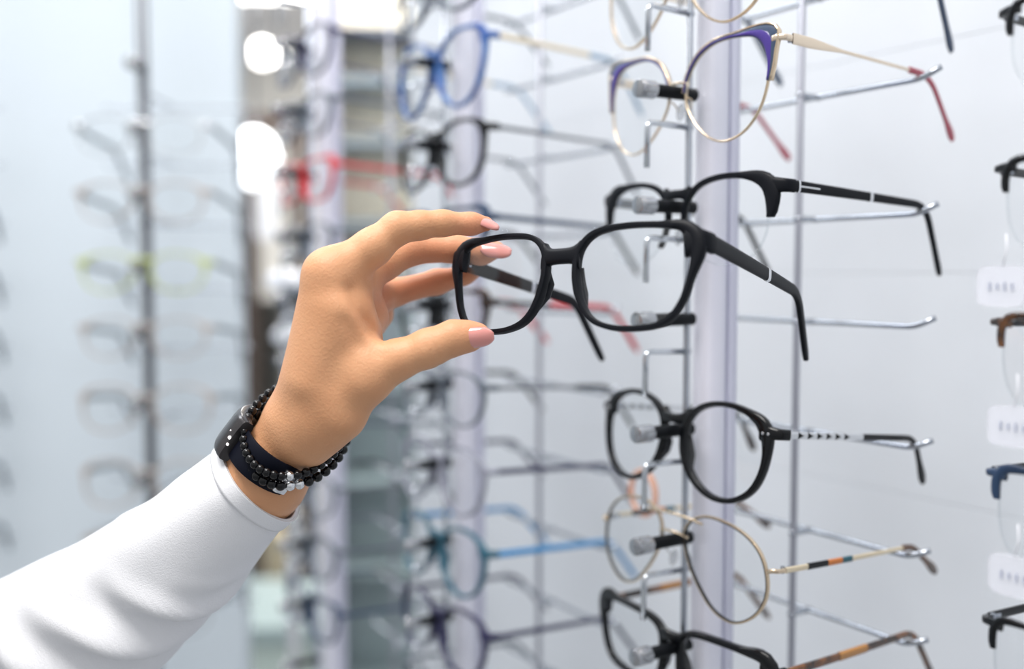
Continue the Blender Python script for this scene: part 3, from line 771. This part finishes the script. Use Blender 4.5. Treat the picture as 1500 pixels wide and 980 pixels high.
# case: curved shell over the back of the wrist
rr = []
for i in range(17):
    t = -.75 + 1.5 * i / 16; lift = .0042 * (1 - (t / .78) ** 4) ** .5 if abs(t) < .78 else 0
    p = wc + E1w * math.cos(t) * (R1 + .001 + lift * .5) + E2w * math.sin(t) * (R2 + .001 + lift * .3)
    nrm = (E1w * math.cos(t) / R1 + E2w * math.sin(t) / R2).normalized()
    rr.append([p + axb * x + nrm * y for x, y in section(.0105, .0022 + lift * .5, 16, .4)])
case = wadd(MB().add(*loft(rr)), 'watch_case', 'watch_case', angle=40)
rr = []
for i in range(11):
    t = -.42 + .84 * i / 10
    p = wc + E1w * math.cos(t) * (R1 + .0066) + E2w * math.sin(t) * (R2 + .0052)
    nrm = (E1w * math.cos(t) / R1 + E2w * math.sin(t) / R2).normalized()
    rr.append([p + axb * x + nrm * y for x, y in section(.0085, .0006, 12, .4)])
wadd(MB().add(*loft(rr)), 'watch_screen', 'watch_glass', angle=40)
for dt, sc in ((.62, 1), (.70, .8), (.78, .6)):
    p = wc + E1w * math.cos(dt) * (R1 + .0052) + E2w * math.sin(dt) * (R2 + .0048) + axb * (dt - .7) * -.03
    wadd(MB().add(*sphere(p, .0011 * sc, 10, 6)), 'screen_digit', 'digits', case)
t = math.radians(130); p = wc + E1w * math.cos(t) * (R1 + .0012) + E2w * math.sin(t) * (R2 + .0012)
tt_ = (-E1w * math.sin(t) * R1 + E2w * math.cos(t) * R2).normalized(); nn_ = tt_.cross(axb).normalized()
Mx = Matrix((tt_, axb, nn_)).transposed().to_4x4()
wadd(MB().add(*xf(box(0, 0, 0, .0068, .0115, .0040, .0008), Matrix.Translation(p) @ Mx)), 'buckle', 'silver', strap, angle=40)

E1w, E2w = E1w0, E2w0
def bracelet(label, cpt, r1, r2, nb, rb, ax, e1, e2, matn, wob=0, spacer=None):
    b = empty('bead_bracelet', Matrix.Translation(cpt)); tag(b, label, 'bracelet', 'black bead bracelets on the wrist')
    cord = MB().add(*band(ringpts(cpt, ax, e1, e2, r1, r2, 60, sh=wob), ax, .001, .001)); cord.v = [p - cpt for p in cord.v]; cord.build('cord', 'black_rubber', b)
    me = None
    for i in range(nb):
        t = 2 * math.pi * i / nb; p = e1 * math.cos(t) * r1 + e2 * math.sin(t) * r2 + ax * wob * math.sin(t)
        if me is None:
            o = MB().add(*sphere((0, 0, 0), rb, 14, 10)).build('bead', matn, b); me = o.data
        else:
            o = bpy.data.objects.new('bead', me); C.objects.link(o); o.parent = b
        o.location = p
        if spacer and i in spacer:
            o.data = me.copy(); o.data.materials.clear(); o.data.materials.append(M['silver']); o['label'] = 'silver bead'
    return b
M['bead'] = mat('polished black bead', (.002, .002, .003), .12, spec=.35)
q_ = (-RT * .47 - UP * .88).normalized()
b1 = (-RT * 122 + UP * 65).normalized(); b2 = (-FW * .82 + q_ * .57).normalized()
bc = P(436, 624, .4775)
bracelet('bracelet of round polished black beads crossing over the watch strap', bc, .0214, .0340, 42, .0021, b1.cross(b2).normalized(), b1, b2, 'bead', spacer=(14,))
nx_ = b1.cross(b2).normalized()
if nx_.dot(q_) < 0: nx_ = -nx_
bc2 = bc + nx_ * .0056 - b1 * .0016
bracelet('looser black bead bracelet hanging below the wrist beside the watch buckle', bc2, .0216, .0338, 36, .0024, b1.cross(b2).normalized(), b1, b2, 'bead', spacer=(12, 13))

# ------------------------------------------------------------ price tags on the nearest rack and others
def price_tag(c, w, h, label, group, yawm=None, ink=True):
    B = Matrix((-UD, VD, ZD)).transposed().to_4x4()
    mw = Matrix.Translation(c) @ B
    r = empty('price_tag', mw); tag(r, label, 'price tag', group)
    rings = []
    o = crom([(-w / 2, 0), (-w / 2 * .9, h * .42), (0, h / 2), (w / 2 * .9, h * .42), (w / 2, 0), (w / 2 * .9, -h * .42), (0, -h / 2), (-w / 2 * .9, -h * .42)], 32)
    v = [(p[0], -.0005, p[1]) for p in o] + [(p[0], .0005, p[1]) for p in o]; n = 32
    f = [tuple(range(n)), tuple(range(2 * n - 1, n - 1, -1))] + [(i, (i + 1) % n, n + (i + 1) % n, n + i) for i in range(n)]
    obj('tag_card', v, f, 'tag_pvc', r, smooth=False)
    MB().add(*tube([(0, 0, h / 2 - .001), (.001, .001, h / 2 + .006), (0, .002, h / 2 + .012)], .0003, 6)).build('tag_thread', 'tag', r)
    if ink:
        for q in range(4):
            MB().add(*box(-w * .22 + q * w * .15, -.0008, 0, w * .035, .0004, h * (.20, .14, .20, .17)[q])).build('tag_print', 'ink', r, smooth=False)
    return r
for k, px, py in ((1, 1480, 422), (2, 1500, 628), (3, 1510, 850)):
    price_tag(W({1: .2250, 2: .2190, 3: .2170}[k], .366, 1.5 + (402 - py) * .384 / F), .020, .0155, 'white printed price tag at the right edge, %s' % {1: 'highest of the three', 2: 'middle of the three', 3: 'lowest of the three'}[k], 'price tags on the nearest rack')

# pale orange ring behind the round black glasses
rc = P(942, 722, .66)
v, f = tube([rc + (UD * math.cos(t) * .012) + ZD * math.sin(t) * .014 for t in np.linspace(0, 2 * math.pi, 33)], .0019, 10)
M['peach'] = glassmat('peach plastic', (1, .8, .7), 1.4, .2, .5, (.85, .5, .34), .45)
o = obj('plastic_ring', v, f, 'peach'); tag(o, 'pale orange plastic ring hanging behind the round black glasses', 'ring')

# ------------------------------------------------------------ the shop
def struct(name, mb, m_, **k):
    o = mb.build(name, m_, None, smooth=False); o['kind'] = 'structure'; return o
M['wall'] = mat('white panelled display wall', (.70, .735, .785), .5, spec=.3, noise=.06, nscale=6)
M['panel_blue'] = mat('blue-white acrylic panel', (.66, .735, .80), .35, noise=.04, nscale=3)
M['ceiling'] = mat('off-white ceiling', (.75, .74, .76), .8)
M['floor'] = mat('grey vinyl floor', (.42, .43, .43), .4, noise=.15, nscale=5)
M['backwall'] = mat('cream back wall', (.78, .76, .72), .7)
M['darkwood'] = mat('dark walnut', (.035, .018, .012), .4)
M['black_door'] = mat('black door leaf', (.006, .008, .008), .4)
M['beige'] = mat('beige panel', (.45, .38, .27), .6)
M['greenglass'] = mat('grey-green glass cabinet back', (.30, .37, .38), .3)
M['lamp'] = mat('warm white lamp', (1, .97, .93), .5, emis=9)
M['lampcool'] = mat('cool white lamp', (.95, .97, 1), .5, emis=5)
M['warm'] = mat('cream with painted light', (.86, .78, .62), .6)  # warm light put into the cream base colour, no emission
Bm = Matrix((-UD, VD, ZD)).transposed().to_4x4()
def wbx(u0, u1, v0, v1, z0, z1, bev=0):
    return xf(box(0, 0, (z0 + z1) / 2, abs(u1 - u0), abs(v1 - v0), z1 - z0, bev), Matrix.Translation(W((u0 + u1) / 2, (v0 + v1) / 2, 0)) @ Bm)
# display wall made of wide horizontal boards
mb = MB()
zz = 0.0
while zz < 2.75:
    mb.add(*wbx(-1.2, 1.15, .60, .66, zz, min(zz + .1498, 2.8), .0004)); zz += .15
mb.add(*wbx(-1.2, 1.15, .606, .70, 0, 2.8))
struct('wall_right', mb, 'wall')
struct('floor', MB().add(*box(.5, 2.5, -.02, 9, 9, .04)), 'floor')
struct('ceiling', MB().add(*box(.5, 4.6, 2.82, 9, 5.6, .04)), 'ceiling')
struct('wall_back', MB().add(*box(.5, 6.5, 1.4, 9, .1, 2.8)), 'backwall')
# left panel
struct('wall_left', MB().add(*box(-1.365, 1.38, 1.4, 2.01, .03, 2.8, .003)), 'panel_blue')

def left_rack(x, ks, label):
    r = empty('display_rack', Matrix.Translation((x, 1.165, 0))); tag(r, label, 'display rack', 'dark rod racks on the left panel')
    MB().add(*tube([(0, 0, 0), (0, 0, 2.8)], .0062, 14)).build('rod', 'grey_metal', r)
    MB().add(*cyl((0, 0, 0), (0, 0, .012), .06, n=32, bev=.002)).build('base_plate', 'steel', r, angle=40)
    for z in ks:
        p = MB().add(*cyl((0, -.028, z), (0, .003, z), .005, n=16, bev=.001)).build('bridge_peg', 'black_rubber', r, angle=40)
        MB().add(*cyl((0, -.040, z), (0, -.028, z), .0065, n=16, bev=.001)).build('peg_cap', 'knurl', p, angle=40)
        MB().add(*tube(bend([(-.088, .113, z - .024), (-.08, .11, z - .026), (.08, .11, z - .026), (.088, .113, z - .024)], .005), .0016, 8)).build('temple_rest', 'steel', r)
        MB().add(*tube([(0, 0, z - .026), (0, .11, z - .026)], .0016, 8)).build('rest_clamp', 'steel', r)
    return r
lz = [1.5 + (400 - y) / F * 1.16 for y in (105, 195, 290, 392, 487, 590, 700, 800, 900)]
left_rack(-.412, lz, 'dark rod rack running down the left wall panel')
left_rack(-.7135, lz, 'second dark rod rack beyond the left edge of the photo')
lst = ['palesteel', 'pale', 'pale', 'pale', 'palemauve', 'palemauve', 'pale', 'palesteel', 'pale']
names = ['topmost', 'second from the top', 'third from the top', 'fourth from the top', 'fifth from the top', 'sixth from the top', 'seventh from the top', 'eighth from the top', 'ninth from the top']
for i, z in enumerate(lz[1:]):
    glasses('pale glasses on the left panel rod, %s' % names[i], dict(ST[lst[i]], scale=1.12, front='palegreen' if i == 2 else ST[lst[i]]['front']), Matrix.Translation((-.412, 1.148, z - .0055)) @ Matrix.Rotation(math.radians(-6), 4, 'X'), 0, 'frames on the left panel rod')
for i, z in enumerate(lz[1:]):
    if i in (1, 2, 3, 4, 5, 6):
        glasses('pale glasses cut off by the left edge of the photo, %s' % names[i - 1], dict(ST['pale'], scale=1.12), Matrix.Translation((-.7135, 1.148, z - .0055)) @ Matrix.Rotation(math.radians(-6), 4, 'X'), 0, 'frames at the far left edge')

# things down the shop, seen through the gap
def thing_box(name, label, cat, parts, group=None, loc=(0, 0, 0)):
    r = empty(name, Matrix.Translation(loc)); tag(r, label, cat, group)
    for nm, m_, boxes in parts:
        mb = MB()
        for b in boxes: mb.add(*box(*b))
        mb.build(nm, m_, r, smooth=False)
    return r
def X(px, D): return (px - 750) / F * D
def Zz(py, D): return P(0, py, D).z
# glazed cabinet beyond the end of the display wall
D = 2.1
x0, x1 = X(470, D), X(690, D)
cab = empty('display_cabinet', Matrix.Translation((0, D, 0))); tag(cab, 'tall grey-green glazed cabinet with shelves beyond the end of the wall', 'cabinet')
def cb(nm, m_, *bx):
    mb = MB()
    for b in bx: mb.add(*box(*b))
    return mb.build(nm, m_, cab, smooth=False)
cb('back_panel', 'greenglass', ((x0 + x1) / 2, .16, .75, x1 - x0, .02, 1.5))
cb('painted_light_panel', 'warm', ((x0 + x1) / 2, .16, 1.95, x1 - x0, .02, .86))  # upper back: warm light painted as cream, not a lamp
cb('side_panel', 'lilac_shade', (x0, .08, 1.2, .02, .16, 2.4)); cb('side_panel', 'lilac_shade', (x1, .08, 1.2, .02, .16, 2.4))
for py in (60, 130, 215, 330, 560, 700, 830, 1000): cb('shelf', 'greenglass' if py > 400 else 'grey_acetate' if py < 100 else 'palegrey', ((x0 + x1) / 2, .09, Zz(py, D + .1), x1 - x0 - .02, .13, .014))
cb('cabinet_base', 'greenglass', ((x0 + x1) / 2, .08, .1, x1 - x0, .16, .2))
# doorway
D = 3.6
thing_box('door_surround', 'dark walnut door surround in the gap beyond the left panel', 'door frame', [
    ('post', 'darkwood', [(X(364, D), D, 1.0, .07, .08, 2.0)]),
    ('post', 'darkwood', [(X(440, D), D, 1.0, .04, .08, 2.0)]),
    ('lintel', 'darkwood', [(X(402, D), D, 2.02, .26, .08, .05)])])
thing_box('cupboard', 'tall black cupboard standing in the doorway beyond the left panel', 'cupboard', [
    ('body', 'black_door', [(X(386, D + .3), D + .3, .70, .17, .3, 1.40)]), ('door', 'black_door', [(X(386, D + .3), D + .14, .70, .16, .02, 1.34)])])
thing_box('storage_box', 'tall beige box low in the gap right of the black cupboard', 'box', [
    ('body', 'beige', [(X(404, 3.3), 3.3, .325, .07, .1, .65)]), ('lid', 'beige', [(X(404, 3.3), 3.3, .66, .076, .106, .02)])])
thing_box('counter', 'pale green shop counter low in the gap beyond the left panel', 'counter', [
    ('body', mat('pale green laminate', (.50, .57, .53), .5), [(X(430, 2.9), 2.9, .26, .55, .4, .52)]), ('worktop', 'greenglass', [(X(430, 2.9), 2.9, .54, .6, .45, .04)])])
# lamps
def lamp_disc(name, label, c, r, m_, h=.03, group=None):
    q = empty(name, Matrix.Translation(c)); tag(q, label, 'ceiling light', group)
    MB().add(*cyl((0, 0, -h), (0, 0, 0), r, n=32, bev=.003)).build('diffuser', m_, q, angle=40)
    MB().add(*cyl((0, 0, -.004), (0, 0, .012), r * 1.1, n=32, bev=.002)).build('trim_ring', 'white_plastic', q, angle=40)
    return q
def lampbox(label, px0, px1, D, depth):
    z = 2.79; q = empty('ceiling_light', Matrix.Translation((0, D, z))); tag(q, label, 'ceiling light', 'rectangular ceiling lights')
    MB().add(*box(X((px0 + px1) / 2, D), 0, 0, (px1 - px0) / F * D, depth, .02, .002)).build('diffuser', 'lamp', q)
    MB().add(*box(X((px0 + px1) / 2, D), 0, .012, (px1 - px0) / F * D + .03, depth + .03, .012, .002)).build('frame', 'white_plastic', q)
lampbox('wide bright ceiling light at the top edge left of the far rack', 335, 455, 4.65, .5)
lampbox('bright ceiling light at the top edge right of the far rack', 488, 550, 4.55, .5)
def pend(label, px, py, D, r, m_, hgt=None):
    c = P(px, py, D); q = empty('pendant_lamp', Matrix.Translation(c)); tag(q, label, 'lamp', 'pendant lamps down the shop')
    hgt = hgt or r
    MB().add(*sphere((0, 0, 0), r, 24, 14, (1, 1, hgt / r))).build('lamp_shade', m_, q)
    MB().add(*tube([(0, 0, hgt * .9), (0, 0, 2.8 - c.z)], .006, 8)).build('cable', 'grey_metal', q)
pend('round glowing pendant lamp in the gap below the ceiling lights', 384, 78, 4.2, .045, 'lamp')
pend('smaller glowing pendant lamp just right of the round one', 411, 84, 4.2, .02, 'lamp')
pend('large glowing white pendant lantern above the dark doorway', 372, 232, 3.4, .075, 'lampcool', .09)
D = 3.3
thing_box('fabric_hanging', 'long white hanging strip beside the glowing lantern', 'banner', [('cloth', 'tag', [(X(392, D), D, Zz(300, D), .06, .01, .22)]), ('rail', 'silver', [(X(392, D), D, Zz(240, D) , .07, .02, .02)])])
# added white blobs standing in for pale lenses and tags of the third rack
for px, py, l in ((420, 412, 'added white rounded blob behind the index knuckle'), (428, 492, 'added white rounded blob left of the wrist'), (436, 890, 'added white rounded blob low beside the cuff')):
    c = P(px, py, {412: 1.5, 492: 1.66, 890: 1.84}[py]); q = empty('pale_blob', Matrix.Translation((c.x, c.y, c.z))); tag(q, l, 'added blob', 'added white blobs beyond the hand')
    MB().add(*sphere((0, 0, 0), .026, 16, 10, (1.2, .8, .7))).build('blob_head', 'tag', q)
    MB().add(*tube([(0, 0, -.01), (0, 0, -c.z)], .005, 8)).build('blob_post', 'silver', q)

# ------------------------------------------------------------ light
def area(name, loc, target, size, power, col=(1, 1, 1), sy=None):
    l = bpy.data.lights.new(name, 'AREA'); l.energy = power; l.size = size; l.color = col
    if sy: l.shape = 'RECTANGLE'; l.size_y = sy
    o = bpy.data.objects.new(name, l); C.objects.link(o); o.location = loc
    o.rotation_euler = (Vector(target) - Vector(loc)).to_track_quat('-Z', 'Y').to_euler(); return o
area('ceiling_panel_light', (-.3, .1, 2.7), (0, .45, 1.5), .8, 27, (1, .97, .94), .6)
area('ceiling_panel_light', (-.9, 1.4, 2.7), (-.6, 1.3, 1.2), .9, 19, (.94, .97, 1), .6)
area('ceiling_panel_light', (-.5, 3.6, 2.7), (-.5, 3.8, 1.0), 1.6, 120, (1, .97, .92), 1.6)
area('cabinet_fill', ((x0 + x1) / 2, 1.75, 2.5), ((x0 + x1) / 2, 2.25, 1.2), .4, 12, (1, .97, .92), .1)  # added fill lamp to brighten the cabinet, no real fixture
w = bpy.data.worlds.new('shop_front'); bpy.context.scene.world = w; w.use_nodes = True
nt = w.node_tree; bg = nt.nodes['Background']; tc = nt.nodes.new('ShaderNodeTexCoord'); sx = nt.nodes.new('ShaderNodeSeparateXYZ'); rp = nt.nodes.new('ShaderNodeValToRGB')
nt.links.new(tc.outputs['Generated'], sx.inputs[0]); mr = nt.nodes.new('ShaderNodeMapRange'); mr.inputs['From Min'].default_value = -1; nt.links.new(sx.outputs['Z'], mr.inputs['Value']); nt.links.new(mr.outputs[0], rp.inputs['Fac'])
rp.color_ramp.elements[0].position = .35; rp.color_ramp.elements[0].color = (.42, .44, .47, 1); rp.color_ramp.elements[1].position = .75; rp.color_ramp.elements[1].color = (1.0, 1.0, 1.0, 1)
nt.links.new(rp.outputs['Color'], bg.inputs['Color']); bg.inputs['Strength'].default_value = .86

# ------------------------------------------------------------ camera
cam = bpy.data.cameras.new('camera'); co = bpy.data.objects.new('camera', cam); C.objects.link(co)
co.location = CAM; co.rotation_euler = (math.pi / 2 - PITCH, 0, 0)
cam.sensor_width = 36; cam.lens = F / 1500 * 36; cam.clip_start = .01
cam.dof.use_dof = True; cam.dof.focus_distance = .462; cam.dof.aperture_fstop = 2.9
sc = bpy.context.scene; sc.camera = co
sc.view_settings.view_transform = 'Standard'; sc.view_settings.look = 'None'; sc.view_settings.exposure = 0; sc.view_settings.gamma = 1; sc.view_settings.use_curve_mapping = False
sc.cycles.transparent_max_bounces = 32; sc.cycles.max_bounces = 8; sc.cycles.use_denoising = True; sc.cycles.caustics_reflective = False; sc.cycles.caustics_refractive = False
sc.cycles.sample_clamp_indirect = 6
